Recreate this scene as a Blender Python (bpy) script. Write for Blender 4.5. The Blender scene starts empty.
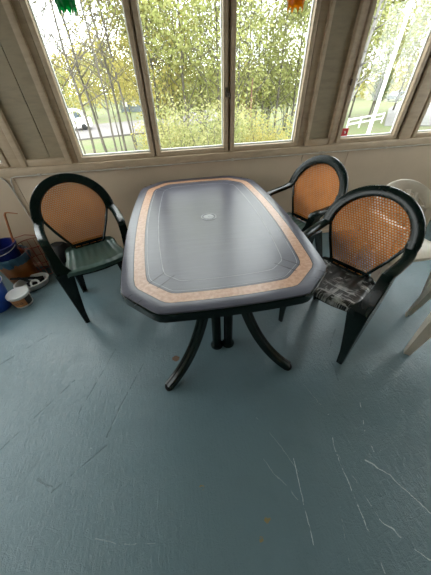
import bpy, bmesh, math, random
from mathutils import Vector, Matrix
C = bpy.context.scene.collection
PI = math.pi
random.seed(7)

# ------------------------------------------------------------------ node helpers
class X:
    """a socket or a number, with arithmetic that makes Math nodes"""
    def __init__(s, nt, v): s.nt, s.v = nt, v
    def _m(s, op, *o):
        n = s.nt.nodes.new('ShaderNodeMath'); n.operation = op
        for i, a in enumerate((s,) + o):
            a = a.v if isinstance(a, X) else a
            if isinstance(a, (int, float)): n.inputs[i].default_value = a
            else: s.nt.links.new(a, n.inputs[i])
        return X(s.nt, n.outputs[0])
    def __add__(s, o): return s._m('ADD', o)
    def __sub__(s, o): return s._m('SUBTRACT', o)
    def __mul__(s, o): return s._m('MULTIPLY', o)
    def __truediv__(s, o): return s._m('DIVIDE', o)
    def abs(s): return s._m('ABSOLUTE')
    def fract(s): return s._m('FRACT')
    def sqrt(s): return s._m('SQRT')
    def sin(s): return s._m('SINE')
    def min(s, o): return s._m('MINIMUM', o)
    def max(s, o): return s._m('MAXIMUM', o)
    def lt(s, o): return s._m('LESS_THAN', o)
    def gt(s, o): return s._m('GREATER_THAN', o)
    def clamp(s):
        r = s._m('ADD', 0.0); r.v.node.use_clamp = True; return r
    def step(s, a, b):
        n = s.nt.nodes.new('ShaderNodeMapRange'); n.interpolation_type = 'SMOOTHSTEP'
        s.nt.links.new(s.v, n.inputs['Value'])
        n.inputs['From Min'].default_value = a; n.inputs['From Max'].default_value = b
        return X(s.nt, n.outputs['Result'])

def lin(c):
    return tuple(((v / 255) / 12.92 if v / 255 <= .04045 else ((v / 255 + .055) / 1.055) ** 2.4) for v in c)

class Mat:
    def __init__(s, name, color, rough=.5, metal=0, spec=.5):
        s.m = bpy.data.materials.new(name); s.m.use_nodes = True
        s.nt = s.m.node_tree; s.b = s.nt.nodes['Principled BSDF']
        s.out = s.nt.nodes['Material Output']
        s.b.inputs['Base Color'].default_value = (*color, 1)
        s.b.inputs['Roughness'].default_value = rough
        s.b.inputs['Metallic'].default_value = metal
        s.b.inputs['Specular IOR Level'].default_value = spec
    def coord(s, kind='Object'):
        n = s.nt.nodes.new('ShaderNodeTexCoord'); return n.outputs[kind]
    def mapped(s, co, scale):
        n = s.nt.nodes.new('ShaderNodeMapping'); n.inputs['Scale'].default_value = scale
        s.nt.links.new(co, n.inputs['Vector']); return n.outputs[0]
    def xyz(s, co):
        n = s.nt.nodes.new('ShaderNodeSeparateXYZ'); s.nt.links.new(co, n.inputs[0])
        return [X(s.nt, o) for o in n.outputs]
    def noise(s, co, scale, detail=4, rough=.55, dist=0):
        n = s.nt.nodes.new('ShaderNodeTexNoise')
        n.inputs['Scale'].default_value = scale; n.inputs['Detail'].default_value = detail
        n.inputs['Roughness'].default_value = rough; n.inputs['Distortion'].default_value = dist
        s.nt.links.new(co, n.inputs['Vector']); return X(s.nt, n.outputs['Fac'])
    def voronoi(s, co, scale, feature='DISTANCE_TO_EDGE'):
        n = s.nt.nodes.new('ShaderNodeTexVoronoi'); n.feature = feature
        n.inputs['Scale'].default_value = scale
        s.nt.links.new(co, n.inputs['Vector']); return X(s.nt, n.outputs[0])
    def mix(s, fac, a, b):
        n = s.nt.nodes.new('ShaderNodeMix'); n.data_type = 'RGBA'
        for v, i in ((fac, 0), (a, 6), (b, 7)):
            v = v.v if isinstance(v, X) else v
            if isinstance(v, (int, float)): n.inputs[i].default_value = v
            elif isinstance(v, tuple): n.inputs[i].default_value = (*v, 1)
            else: s.nt.links.new(v, n.inputs[i])
        return n.outputs[2]
    def color(s, sock): s.nt.links.new(sock, s.b.inputs['Base Color'])
    def rough(s, x): s.nt.links.new(x.v, s.b.inputs['Roughness'])
    def bump(s, x, strength=.3, dist=.01):
        n = s.nt.nodes.new('ShaderNodeBump')
        n.inputs['Strength'].default_value = strength; n.inputs['Distance'].default_value = dist
        s.nt.links.new(x.v, n.inputs['Height']); s.nt.links.new(n.outputs[0], s.b.inputs['Normal'])

def varied(name, color, rough=.5, amount=.25, scale=8, bump=.1, dark=None, spec=.5, metal=0):
    k = Mat(name, color, rough, metal, spec); co = k.coord()
    f = k.noise(co, scale, 5)
    d = dark or tuple(v * (1 - amount) for v in color)
    k.color(k.mix(f.step(.35, .65), d, color))
    if bump: k.bump(k.noise(co, scale * 6, 4), bump, .004)
    return k.m

# ------------------------------------------------------------------ mesh helpers
def mesh_obj(name, verts, faces, mat, parent=None, smooth=True, mats=None, fm=None):
    me = bpy.data.meshes.new(name); me.from_pydata([tuple(v) for v in verts], [], faces)
    for m in (mats or [mat]): me.materials.append(m)
    if fm:
        for p, i in zip(me.polygons, fm): p.material_index = i
    me.update()
    bm = bmesh.new(); bm.from_mesh(me); bmesh.ops.recalc_face_normals(bm, faces=bm.faces)
    bm.to_mesh(me); bm.free()
    if smooth:
        for p in me.polygons: p.use_smooth = True
        me.set_sharp_from_angle(angle=math.radians(38))
    o = bpy.data.objects.new(name, me); C.objects.link(o)
    if parent: o.parent = parent
    return o

class G:
    """collects shapes that become ONE mesh object"""
    def __init__(s): s.v, s.f, s.m = [], [], []
    def add(s, v, f, mi=0):
        n = len(s.v); s.v += [tuple(q) for q in v]; s.f += [tuple(i + n for i in q) for q in f]; s.m += [mi] * len(f)
    def box(s, a, b, bev=0.0, mi=0):
        bm = bmesh.new(); bmesh.ops.create_cube(bm, size=1)
        for v in bm.verts:
            v.co = Vector([a[i] + (v.co[i] + .5) * (b[i] - a[i]) for i in range(3)])
        if bev: bmesh.ops.bevel(bm, geom=bm.edges[:], offset=bev, segments=2, affect='EDGES', profile=.6)
        bm.verts.index_update()
        s.add([v.co for v in bm.verts], [[v.index for v in f.verts] for f in bm.faces], mi); bm.free()
    def loft(s, rings, caps=True, closed=False, mi=0):
        n = len(rings[0]); v = [p for r in rings for p in r]; f = []
        K = len(rings)
        for i in range(K if closed else K - 1):
            a, b = i * n, ((i + 1) % K) * n
            for j in range(n): f.append((a + j, a + (j + 1) % n, b + (j + 1) % n, b + j))
        if caps and not closed: f.append(tuple(range(n))[::-1]); f.append(tuple(range((K - 1) * n, K * n)))
        s.add(v, f, mi)
    def tube(s, pts, r, n=8, mi=0, closed=False, caps=True):
        pts = [Vector(p) for p in pts]; rs = r if isinstance(r, (list, tuple)) else [r] * len(pts)
        rings = []; prev = None; K = len(pts)
        for i, p in enumerate(pts):
            if closed: t = pts[(i + 1) % K] - pts[i - 1]
            else: t = pts[min(i + 1, K - 1)] - pts[max(i - 1, 0)]
            t.normalize()
            if prev is None: u = t.orthogonal().normalized()
            else:
                u = prev - t * prev.dot(t); u.normalize()
            prev = u; w = t.cross(u)
            rings.append([p + (u * math.cos(2 * PI * k / n) + w * math.sin(2 * PI * k / n)) * rs[i] for k in range(n)])
        s.loft(rings, caps, closed, mi)
    def lathe(s, prof, n=32, mi=0, center=(0, 0, 0), sx=1, sy=1):
        rings = [[(center[0] + r * sx * math.cos(2 * PI * k / n), center[1] + r * sy * math.sin(2 * PI * k / n), center[2] + z) for k in range(n)] for r, z in prof]
        s.loft(rings, True, False, mi)
    def strip(s, pts, widths, normals, w, t, mi=0):
        """band swept along its OUTER edge: widths = outward unit vectors, normals = thickness unit vectors"""
        rings = []
        for i, (p, o, nn) in enumerate(zip(pts, widths, normals)):
            ww = w[i] if isinstance(w, (list, tuple)) else w
            p, o, nn = Vector(p), Vector(o), Vector(nn)
            b = t * .35; ring = []
            for a, c in ((0, -t / 2 + b), (0, t / 2 - b), (-b * .3, t / 2 - b * .3), (-b, t / 2), (-ww * .5, t / 2 * .86), (-ww + b, t / 2), (-ww + b * .3, t / 2 - b * .3), (-ww, t / 2 - b),
                         (-ww, -t / 2 + b), (-ww + b * .3, -t / 2 + b * .3), (-ww + b, -t / 2), (-b, -t / 2), (-b * .3, -t / 2 + b * .3)):
                ring.append(p + o * a + nn * c)
            rings.append(ring)
        s.loft(rings, True, False, mi)
    def build(s, name, mat, parent=None, smooth=True, mats=None):
        return mesh_obj(name, s.v, s.f, mat, parent, smooth, mats, s.m if mats else None)

def tag(o, label=None, cat=None, group=None, kind=None):
    if label: o['label'] = label
    if cat: o['category'] = cat
    if group: o['group'] = group
    if kind: o['kind'] = kind
    return o
def empty(name, loc=(0, 0, 0), rz=0.0):
    o = bpy.data.objects.new(name, None); C.objects.link(o); o.location = loc; o.rotation_euler = (0, 0, rz)
    o.empty_display_size = .1
    return o
def copy_tree(o, parent=None):
    c = o.copy(); C.objects.link(c); c.parent = parent
    for ch in list(o.children): copy_tree(ch, c)
    return c
def swap_mat(o, a, b):
    for ch in o.children:
        if ch.type == 'MESH' and ch.data.materials and ch.data.materials[0] == a:
            ch.data = ch.data.copy(); ch.data.materials[0] = b

# ------------------------------------------------------------------ materials
def painted_wood(name, col, dirt):
    k = Mat(name, col, .55); co = k.coord()
    n = k.noise(k.mapped(co, (3, 3, 14)), 3, 6, .6); g = k.noise(co, 26, 5, .7)
    c1 = k.mix(n.step(.38, .7), col, tuple(v * .84 for v in col))
    k.color(k.mix(g.step(.64, .76), c1, dirt))
    k.bump(n + g * .5, .25, .004)
    return k.m
frame_paint = painted_wood('frame_paint', (.45, .345, .235), (.22, .15, .09))
board_paint = painted_wood('board_paint', (.30, .238, .152), (.28, .21, .14))
def wall_paint():
    k = Mat('wall_paint', (.5, .44, .37), .6); co = k.coord()
    n = k.noise(co, 2.2, 5); g = k.noise(co, 40, 4)
    k.color(k.mix(n.step(.35, .7), (.54, .425, .31), (.49, .385, .28))); k.bump(g, .12, .004)
    return k.m
wall_m = wall_paint()
ceil_m = varied('ceiling_paint', (.62, .6, .55), .7, .08, 3, .05)

def floor_material():
    k = Mat('floor_paint', (.1, .16, .19), .3); co = k.coord(); nt = k.nt
    x, y, z = k.xyz(co)
    big = k.noise(co, 1.1, 4); mid = k.noise(co, 5, 6, .65); fine = k.noise(co, 38, 6, .7)
    base = k.mix(big.step(.3, .7), (.118, .186, .212), (.140, .208, .235))
    base = k.mix(mid.step(.45, .8) * .5, base, (.100, .155, .178))
    wob = (fine - .5) * .012 + (k.noise(co, 9, 2) - .5) * .03
    def seg(p, q, w):
        (ax, ay), (bx, by) = p, q; dx, dy = bx - ax, by - ay; L = dx * dx + dy * dy
        t = (((x - ax) * dx + (y - ay) * dy) / L).clamp()
        ex = x - ax - t * dx + wob; ey = y - ay - t * dy + wob
        return (ex * ex + ey * ey).sqrt() / w
    def many(lines, w):
        d = None
        for L in lines:
            for a, b in zip(L, L[1:]):
                e = seg(a, b, w); d = e if d is None else d.min(e)
        return d
    pale = [[(.619, .394), (.571, .246), (.56, .053), (.544, -.126)], [(.371, .262), (.347, .106), (.322, -.092)],
            [(.816, .419), (.76, .297), (.745, .21)], [(.683, .186), (.755, .117), (.828, -.019)],
            [(.607, .076), (.621, .003), (.665, -.055)], [(.693, -.092), (.726, -.127)]]
    faint = [[(.483, .057), (.433, -.09)], [(.229, .268), (.327, .11)], [(-.489, .14), (-.391, .109), (-.259, .086)],
             [(.56, .599), (.616, .42)], [(1.096, .593), (1.136, .52)], [(.571, .246), (.60, .12), (.607, .076)], [(.25, .45), (.33, .30), (.37, .20)]]
    dark = [[(-.495, .461), (-.703, .32)], [(-.784, .377), (-.709, .338)], [(-.681, .611), (-.532, 1.018)], [(-1.009, .534), (-.74, .847)],
            [(.948, .892), (.812, .741), (.772, .558)], [(-.34, .88), (-.46, .62), (-.50, .50)], [(-1.3, 1.0), (-1.0, 1.25)]]
    broken = k.noise(co, 22, 3).step(.05, .55)
    dp, df, dd = many(pale, .0017), many(faint, .0014), many(dark, .003)
    mp = (dp.step(1.5, .6)) * broken; mf = (df.step(1.4, .5)) * broken * .5; md = dd.step(1.8, .4) * .45
    fine_scr = k.noise(k.mapped(co, (90, 3, 1)), 1, 3, .6, .4).step(.70, .76) * k.noise(co, 3, 2).step(.5, .65) * .22
    c = k.mix(md, base, (.05, .085, .09)); c = k.mix(mf + fine_scr, c, (.33, .40, .41)); c = k.mix(mp * .85, c, (.42, .50, .51))
    def blob(p, r):
        ex = x - p[0] + (fine - .5) * .05; ey = y - p[1] + (mid - .5) * .06
        return ((ex * ex + ey * ey).sqrt() / r).step(1.1, .8)
    c = k.mix(blob((-.14, .874), .022), c, (.13, .075, .04))
    chips = blob((.185, .074), .013).max(blob((.144, .026), .008)).max(blob((-.061, .215), .011))
    c = k.mix(chips * fine.step(.42, .55), c, (.24, .19, .09))
    k.color(c)
    ridg = (k.noise(k.mapped(co, (1, 2.2, 1)), 8, 7, .62, .7) - .5).abs() * 2
    cr = k.noise(k.mapped(co, (1.8, 1, 1)), 34, 5, .7, 1.0)
    streak = k.noise(k.mapped(co, (60, 9, 1)), 1, 4, .6, .5)
    h = ridg.step(0, .10) * .08 + cr * .55 + mid * .35 + streak * .4 + fine * .3 - md * .7 - mp * .2
    k.bump(h, .75, .0058)
    k.rough(mid * .14 + .12 + mp * .3)
    k.b.inputs['Specular IOR Level'].default_value = .68
    return k.m
floor_m = floor_material()

green = varied('dark_green_plastic', (.0042, .0105, .0088), .20, .2, 5, .03, spec=.25)
green_seat = varied('seat_green_plastic', (.040, .085, .068), .36, .25, 9, .05)
def scuffed():
    k = Mat('scuffed_seat_plastic', (.0085, .011, .0105), .3, 0, .35); co = k.coord()
    a = k.noise(k.mapped(co, (7, 34, 1)), 1, 4, .6, .8).step(.54, .60)
    b = k.noise(k.mapped(co, (30, 6, 1)), 1, 4, .6, .8).step(.56, .62)
    patch = k.noise(co, 9, 3).step(.38, .56)
    k.color(k.mix((a.max(b * .8)) * patch, (.0085, .011, .0105), (.42, .43, .42)))
    return k.m
scuff_seat = scuffed()
def cane():
    k = Mat('cane_mesh', (.40, .155, .042), .5, 0, .2); co = k.coord(); x, y, z = k.xyz(co)
    p = .0135
    u = x / p; v = z / (p * 1.732 * .945)
    def cell(du, dv):
        a = ((u + du).fract() - .5); b = ((v + dv).fract() - .5) * 1.732
        return (a * a + b * b).sqrt()
    d = cell(0, 0).min(cell(.5, .5))
    hole = d.lt(.335)
    n = k.noise(co, 14, 5)
    k.color(k.mix(n.step(.35, .7), (.68, .24, .048), (.56, .185, .036)))
    t = k.nt.nodes.new('ShaderNodeBsdfTransparent'); mx = k.nt.nodes.new('ShaderNodeMixShader')
    k.nt.links.new(hole.v, mx.inputs[0]); k.nt.links.new(k.b.outputs[0], mx.inputs[1]); k.nt.links.new(t.outputs[0], mx.inputs[2])
    k.nt.links.new(mx.outputs[0], k.out.inputs[0])
    k.bump(d * -1.0, .4, .003)
    return k.m
cane_m = cane()
def table_slate():
    k = Mat('table_slate', (.04, .05, .055), .3); co = k.coord()
    n = k.noise(co, 3, 5); s = k.noise(k.mapped(co, (3, 60, 1)), 2, 4)
    spot = k.noise(co, 55, 3).step(.71, .74)
    c = k.mix(n.step(.3, .7), (.058, .060, .085), (.073, .075, .104)); c = k.mix(s.step(.4, .75) * .35, c, (.115, .117, .145))
    k.color(k.mix(spot * .5, c, (.02, .022, .025)))
    k.rough(n * .12 + .24); k.bump(k.noise(co, 60, 3), .06, .003)
    k.b.inputs['Specular IOR Level'].default_value = .62
    return k.m
slate = table_slate()
def inlay():
    k = Mat('table_inlay', (.5, .3, .2), .3); co = k.coord()
    v = k.voronoi(co, 110, 'F1'); n = k.noise(co, 60, 3)
    c = k.mix(n.step(.35, .65), (.42, .215, .122), (.53, .31, .195)); k.color(k.mix(v.step(.25, .05) * .6, c, (.30, .15, .10)))
    k.b.inputs['Specular IOR Level'].default_value = .6
    return k.m
inlay_m = inlay()
line_dark = varied('table_groove_dark', (.012, .014, .016), .4, .2, 20, 0)
line_pale = varied('table_groove_pale', (.33, .34, .36), .4, .3, 20, 0)
white_pl = varied('white_plastic', (.62, .56, .47), .38, .10, 7, .03)
white_clean = varied('white_container', (.72, .72, .71), .35, .06, 9, 0)
blue_pl = varied('blue_plastic', (.010, .075, .46), .3, .2, 6, .02)
navy_pl = varied('dark_blue_plastic', (.008, .017, .17), .32, .25, 6, .02)
teal_pl = varied('teal_blue_film', (.035, .105, .165), .35, .35, 16, .25)
orange_pl = varied('brown_orange_plastic', (.35, .115, .018), .4, .25, 7, .03)
copper = varied('copper_stick', (.42, .135, .040), .4, .3, 20, .05)
red_wire = varied('red_wire', (.33, .06, .035), .4, .3, 20, 0)
black_pl = varied('black_plastic', (.007, .007, .008), .65, .3, 20, .1, spec=.2)
label_m = varied('orange_label', (.60, .25, .09), .5, .2, 40, 0)
label_dark = varied('dark_label', (.03, .025, .02), .5, .4, 60, 0)
cable_m = varied('painted_cable', (.56, .51, .44), .5, .15, 20, .05)
metal_m = varied('tarnished_steel', (.12, .095, .07), .5, .4, 50, .1, metal=.6)
red_sticker = varied('red_sticker', (.62, .02, .03), .5, .1, 30, 0)
white_paint = varied('white_paint', (.8, .8, .79), .45, .06, 3, .03)
def thin_glass():
    m = bpy.data.materials.new('window_glass'); m.use_nodes = True; nt = m.node_tree
    nt.nodes.remove(nt.nodes['Principled BSDF']); out = nt.nodes['Material Output']
    t = nt.nodes.new('ShaderNodeBsdfTransparent'); t.inputs[0].default_value = (.95, .97, .95, 1)
    g = nt.nodes.new('ShaderNodeBsdfGlossy'); g.inputs['Roughness'].default_value = .02
    fr = nt.nodes.new('ShaderNodeFresnel'); ge = nt.nodes.new('ShaderNodeNewGeometry'); mr = nt.nodes.new('ShaderNodeMapRange')
    mr.inputs['To Min'].default_value = 1.45; mr.inputs['To Max'].default_value = 1 / 1.45
    nt.links.new(ge.outputs['Backfacing'], mr.inputs['Value']); nt.links.new(mr.outputs[0], fr.inputs[0])
    mx = nt.nodes.new('ShaderNodeMixShader')
    nt.links.new(fr.outputs[0], mx.inputs[0]); nt.links.new(t.outputs[0], mx.inputs[1]); nt.links.new(g.outputs[0], mx.inputs[2])
    nt.links.new(mx.outputs[0], out.inputs[0]); return m
glass_m = thin_glass()
def tinted(name, col):
    k = Mat(name, col, .15); co = k.coord()
    k.color(k.mix(k.noise(k.mapped(co, (30, 30, 4)), 3, 4).step(.3, .7), tuple(v * .55 for v in col), col))
    tr = k.nt.nodes.new('ShaderNodeBsdfTranslucent'); tr.inputs[0].default_value = (*col, 1)
    mx = k.nt.nodes.new('ShaderNodeMixShader'); mx.inputs[0].default_value = .8
    k.nt.links.new(k.b.outputs[0], mx.inputs[1]); k.nt.links.new(tr.outputs[0], mx.inputs[2]); k.nt.links.new(mx.outputs[0], k.out.inputs[0])
    return k.m
orn_green = tinted('green_petal', (.01, .42, .15)); orn_amber = tinted('amber_petal', (.75, .40, .02))
def leaf(name, a, b):
    k = Mat(name, a, .6); co = k.coord('Object')
    c = k.mix(k.noise(co, 2.2, 4).step(.35, .65), a, b); k.color(c)
    tr = k.nt.nodes.new('ShaderNodeBsdfTranslucent'); k.nt.links.new(c, tr.inputs[0])
    mx = k.nt.nodes.new('ShaderNodeMixShader'); mx.inputs[0].default_value = .45
    k.nt.links.new(k.b.outputs[0], mx.inputs[1]); k.nt.links.new(tr.outputs[0], mx.inputs[2]); k.nt.links.new(mx.outputs[0], k.out.inputs[0])
    k.b.inputs['Specular IOR Level'].default_value = .2
    return k.m
leaf_y = leaf('yellow_green_leaves', (0.332, 0.302, 0.079), (0.396, 0.336, 0.109))
leaf_g = leaf('fresh_green_leaves', (0.264, 0.295, 0.090), (0.329, 0.329, 0.129))
leaf_p = leaf('pale_spring_leaves', (.22, .25, .085), (.38, .36, .16))
leaf_d = leaf('deep_green_needles', (0.119, 0.178, 0.071), (0.161, 0.214, 0.089))
bark = varied('grey_brown_bark', (0.125, 0.108, 0.088), .8, .4, 4, .2)
bark_red = varied('red_brown_bark', (0.17, 0.085, 0.055), .8, .3, 4, .2)
def birch():
    k = Mat('birch_bark', (.17, .16, .15), .7); co = k.coord()
    n = k.noise(k.mapped(co, (2, 2, 7)), 1, 4)
    k.color(k.mix(n.step(.56, .64), (.17, .16, .15), (.03, .025, .025))); return k.m
birch_m = birch()
grass_m = varied('lawn', (0.108, 0.138, 0.042), .9, .3, .5, .1, dark=(.125, .125, .06))
road_m = varied('road_asphalt', (.155, .14, .137), .85, .15, .4, .1)
drive_m = varied('pale_driveway', (0.186, 0.180, 0.174), .85, .1, .5, .1)
siding_m = varied('pale_blue_siding', (0.150, 0.180, 0.204), .6, .1, 1, 0)
roof_m = varied('grey_roof', (0.075, 0.075, 0.078), .7, .2, 2, .1)
window_dark = varied('dark_glass', (.10, .13, .16), .1, .2, 2, 0)
tyre_m = varied('tyre_rubber', (.02, .02, .02), .8, .2, 5, 0)
grey_metal = varied('grey_car_paint', (.16, .17, .18), .3, .1, 2, 0)

# ------------------------------------------------------------------ the room
Y0 = 2.157                      # inner face of the window wall
XL, XR, YB, ZC = -2.45, 3.5, -2.6, 2.55
g = G(); g.box((XL - .16, YB - .16, -.12), (XR + .16, Y0 + .09, 0)); tag(g.build('floor', floor_m, smooth=False), kind='structure')
g = G(); g.box((XL - .16, YB - .16, ZC), (XR + .16, Y0 + .09, ZC + .12)); tag(g.build('ceiling', ceil_m, smooth=False), kind='structure')

ZS, GB, GT, ZH = .862, .897, 2.06, 2.135    # sill top, glass bottom, glass top, head
g = G()
seams = [XL - .16, -1.20, 1.126, 1.555, XR + .16]
for a, b in zip(seams, seams[1:]): g.box((a + .002, Y0, 0), (b - .002, Y0 + .03, .80), .003)
g.box((XL - .16, Y0 + .03, 0), (XR + .16, Y0 + .09, .862))
g.box((XL - .16, Y0, ZH), (XR + .16, Y0 + .09, ZC))
# boarded pillars between the windows
g.box((-1.062, Y0 + .022, ZS), (-.892, Y0 + .05, ZH), .002); g.box((-.888, Y0 + .022, ZS), (-.775, Y0 + .05, ZH), .002)
g.box((-1.10, Y0 + .05, ZS), (-.743, Y0 + .09, ZH))
g.box((1.150, Y0 + .022, ZS), (1.340, Y0 + .05, ZH), .002); g.box((1.124, Y0 + .05, ZS), (1.366, Y0 + .09, ZH))
g.box((-2.61, Y0 + .02, ZS), (-2.40, Y0 + .09, ZH)); g.box((3.35, Y0 + .02, ZS), (3.66, Y0 + .09, ZH))
tag(g.build('wall_front', wall_m, smooth=False, mats=[wall_m]), kind='structure')
wf = bpy.data.objects['wall_front']
wf.data.materials.append(board_paint)
for p in wf.data.polygons:
    if .85 < p.center.z < ZH and p.center.y < Y0 + .06: p.material_index = 1
# trims: pillar strips, cross battens, sill moulding
def trim(name, a, b, bev=.004, m=frame_paint):
    q = G(); q.box(a, b, bev); return tag(q.build(name, m, smooth=True), kind='structure')
trim('trim_1', (XL, Y0 - .022, .812), (XR, Y0 + .04, ZS), .007)
trim('trim_2', (XL, Y0 - .010, .795), (XR, Y0 + .01, .8125), .004)
for i, (a, b) in enumerate(((-1.10, -1.060), (-.782, -.743), (1.124, 1.152), (1.338, 1.366))):
    trim('trim_%d' % (3 + i), (a, Y0 - .012, ZS), (b, Y0 + .06, ZH))
trim('trim_7', (-1.060, Y0 - .004, ZS), (-.782, Y0 + .03, .907), .004)
trim('trim_8', (1.152, Y0 - .004, ZS), (1.338, Y0 + .03, .907), .004)
trim('baseboard_front', (XL, Y0 - .012, 0), (XR, Y0 + .001, .035), .004, wall_m)

def sash(parent, x0, x1, ax=0.0, latch=None, hinges=()):
    """one casement: x0..x1 is the glass; stiles grow outward"""
    s = .033
    q = G()
    q.box((x0 - s, Y0 + .002, ZS + .004), (x0, Y0 + .052, GT + .06), .005)
    q.box((x1, Y0 + .002, ZS + .004), (x1 + s, Y0 + .052, GT + .06), .005)
    q.box((x0 - s + .001, Y0 + .003, ZS + .004), (x1 + s - .001, Y0 + .051, GB), .005)
    q.box((x0 - s + .001, Y0 + .003, GT), (x1 + s - .001, Y0 + .051, GT + .06), .005)
    o = q.build('sash', frame_paint, parent)
    q = G(); q.box((x0 - .01, Y0 + .030, GB - .01), (x1 + .01, Y0 + .034, GT + .01)); q.build('glass_pane', glass_m, o, False)
    q = G()
    for i_, (a, b, c, d) in enumerate(((x0 - .001, x0 + .008, GB, GT), (x1 - .008, x1 + .001, GB, GT), (x0 + .001, x1 - .001, GB - .001, GB + .012), (x0 + .001, x1 - .001, GT - .010, GT))): q.box((a, Y0 + .035 + .0003 * (i_ > 1), c), (b, Y0 + .051, d), .002)
    q.build('putty_bead', white_paint, o)
    for (hx, hz) in hinges:
        q = G(); q.tube([(hx, Y0 - .002, hz - .020), (hx, Y0 - .002, hz + .020)], .005, 8); q.box((hx - .009, Y0 - .001, hz - .017), (hx + .009, Y0 + .004, hz + .017), .002)
        
        q.build('hinge', metal_m, o)
    if latch:
        lx, lz = latch
        q = G(); q.box((lx - .010, Y0 - .004, lz - .028), (lx + .010, Y0 + .003, lz + .028), .003)
        q.tube([(lx, Y0 - .004, lz), (lx, Y0 - .022, lz)], .006, 8); q.tube([(lx, Y0 - .020, lz + .004), (lx + .012, Y0 - .023, lz - .014), (lx + .020, Y0 - .022, lz - .036)], [.006, .006, .004], 8)
        q.build('latch', metal_m, o)
    for sz in (GB - .025, GT + .025, 1.2, 1.55):
        pass
    return o
def window(n, panes, x0, x1):
    w = tag(empty('window_%d' % n, (0, 0, 0)), kind='structure')
    q = G()
    q.box((x0, Y0 + .012, ZS), (panes[0][0] - .040, Y0 + .075, ZH), .003)
    q.box((panes[-1][1] + .040, Y0 + .012, ZS), (x1, Y0 + .075, ZH), .003)
    q.box((x0, Y0 + .010, ZS - .001), (x1, Y0 + .075, ZS + .0035), .0005); q.box((x0, Y0 + .010, GT + .062), (x1, Y0 + .075, ZH), .003)
    for a, b in zip(panes, panes[1:]):
        q.box((a[1] + .0335, Y0 + .040, ZS), (b[0] - .0335, Y0 + .075, ZH), .002)
        if b[0] - a[1] > .12: q.box((a[1] + .060, Y0 - .008, ZS), (b[0] - .060, Y0 + .02, ZH), .004)
        q.box(((a[1] + b[0]) / 2 - .02, Y0 + .06, ZS), ((a[1] + b[0]) / 2 + .02, Y0 + .075, ZH))
    q.build('frame', frame_paint, w)
    for i, (a, b, la, hi) in enumerate(panes): sash(w, a, b, 0, la, hi)
    return w
window(1, [(-2.34, -1.82, None, ()), (-1.78, -1.222, None, ())], -2.41, -1.10)
window(2, [(-.664, -.152, None, ()), (-.073, .433, (.455, 1.24), ()), (.518, 1.029, None, ())], -.743, 1.124)
window(3, [(1.446, 1.951, None, ((1.408, 1.265),)), (2.18, 2.69, None, ()), (2.77, 3.28, None, ())], 1.366, 3.36)

# side walls with their own windows, rear wall with a door; all outside this view but they light the room
def side_wall(name, x, sx, wn):
    q = G(); a, b = (x, x + .16 * sx) if sx > 0 else (x - .16, x)
    ya, yb = YB - .16, Y0
    q.box((a, ya, 0), (b, yb, .86)); q.box((a, ya, 2.135), (b, yb, ZC))
    ys = [(-.75, .45), (.65, 1.9)]
    edges = [ya] + [v for p in ys for v in p] + [yb]
    for i in range(0, len(edges), 2): q.box((a, edges[i], .86), (b, edges[i + 1], 2.135))
    tag(q.build(name, wall_m, smooth=False), kind='structure')
    for j, (u, v) in enumerate(ys):
        w = tag(empty('window_%d' % (wn + j)), kind='structure'); f = G(); m = (u + v) / 2
        for p0, p1 in ((u, u + .06), (m - .03, m + .03), (v - .06, v)): f.box((a + .03, p0, .86), (b - .03, p1, 2.135), .004)
        f.box((a + .031, u, .86), (b - .031, v, .93), .004); f.box((a + .031, u, 2.06), (b - .031, v, 2.135), .004)
        f.build('frame', frame_paint, w)
        f = G(); f.box(((a + b) / 2 - .002, u + .03, .90), ((a + b) / 2 + .002, v - .03, 2.09)); f.build('glass_pane', glass_m, w, False)
side_wall('wall_left', XL, -1, 4); side_wall('wall_right', XR, 1, 6)
q = G(); q.box((XL, YB - .16, 0), (XR, YB, ZC)); tag(q.build('wall_back', wall_m, smooth=False), kind='structure')

# ------------------------------------------------------------------ garden table
def octagon(b, a, cb, ca, bow, n=24, m=7):
    P = []
    ym, xm = a - ca, b - cb
    def cham(p, q):
        for i in range(1, m): P.append((p[0] + (q[0] - p[0]) * i / m, p[1] + (q[1] - p[1]) * i / m))
    for i in range(n + 1):
        t = -1 + 2 * i / n; P.append((b + bow * (1 - t * t), t * ym))
    cham((b, ym), (xm, a))
    for i in range(n + 1):
        t = 1 - 2 * i / n; P.append((t * xm, a + bow * .35 * (1 - t * t)))
    cham((-xm, a), (-b, ym))
    for i in range(n + 1):
        t = 1 - 2 * i / n; P.append((-b - bow * (1 - t * t), t * ym))
    cham((-b, -ym), (-xm, -a))
    for i in range(n + 1):
        t = -1 + 2 * i / n; P.append((t * xm, -a - bow * .35 * (1 - t * t)))
    cham((xm, -a), (b, -ym))
    for _ in range(1):
        K = len(P); P = [(.25 * P[i - 1][0] + .5 * P[i][0] + .25 * P[(i + 1) % K][0], .25 * P[i - 1][1] + .5 * P[i][1] + .25 * P[(i + 1) % K][1]) for i in range(K)]
    return P
TB, TA, TCB, TCA, BOW = .439, .744, .150, .143, .032
def inset(d, z):
    k = .414 * d
    return [(x, y, z) for x, y in octagon(TB - d, TA - d, max(TCB - d * .48, .05), max(TCA - d * .48, .05), BOW)]
table = tag(empty('garden_table', (.175, 1.347, 0), -.013), 'long octagonal garden table, grey top with tan inlaid border, dark green legs', 'table')
ZT = .70
rings = [(.030, ZT - .020, 0), (.004, ZT - .008, 0), (.002, ZT - .004, 0), (.0035, ZT - .001, 0), (.007, ZT, 0), (.051, ZT, 0), (.0545, ZT - .0006, 1), (.101, ZT - .0002, 2), (.1045, ZT - .0008, 1), (.113, ZT, 0), (.1155, ZT - .0004, 3), (.172, ZT, 0), (.1755, ZT - .0002, 3)]
q = G(); V = []; F = []; FM = []
for d, z, m in rings: V += inset(d, z)
N = len(inset(0, 0))
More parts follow.
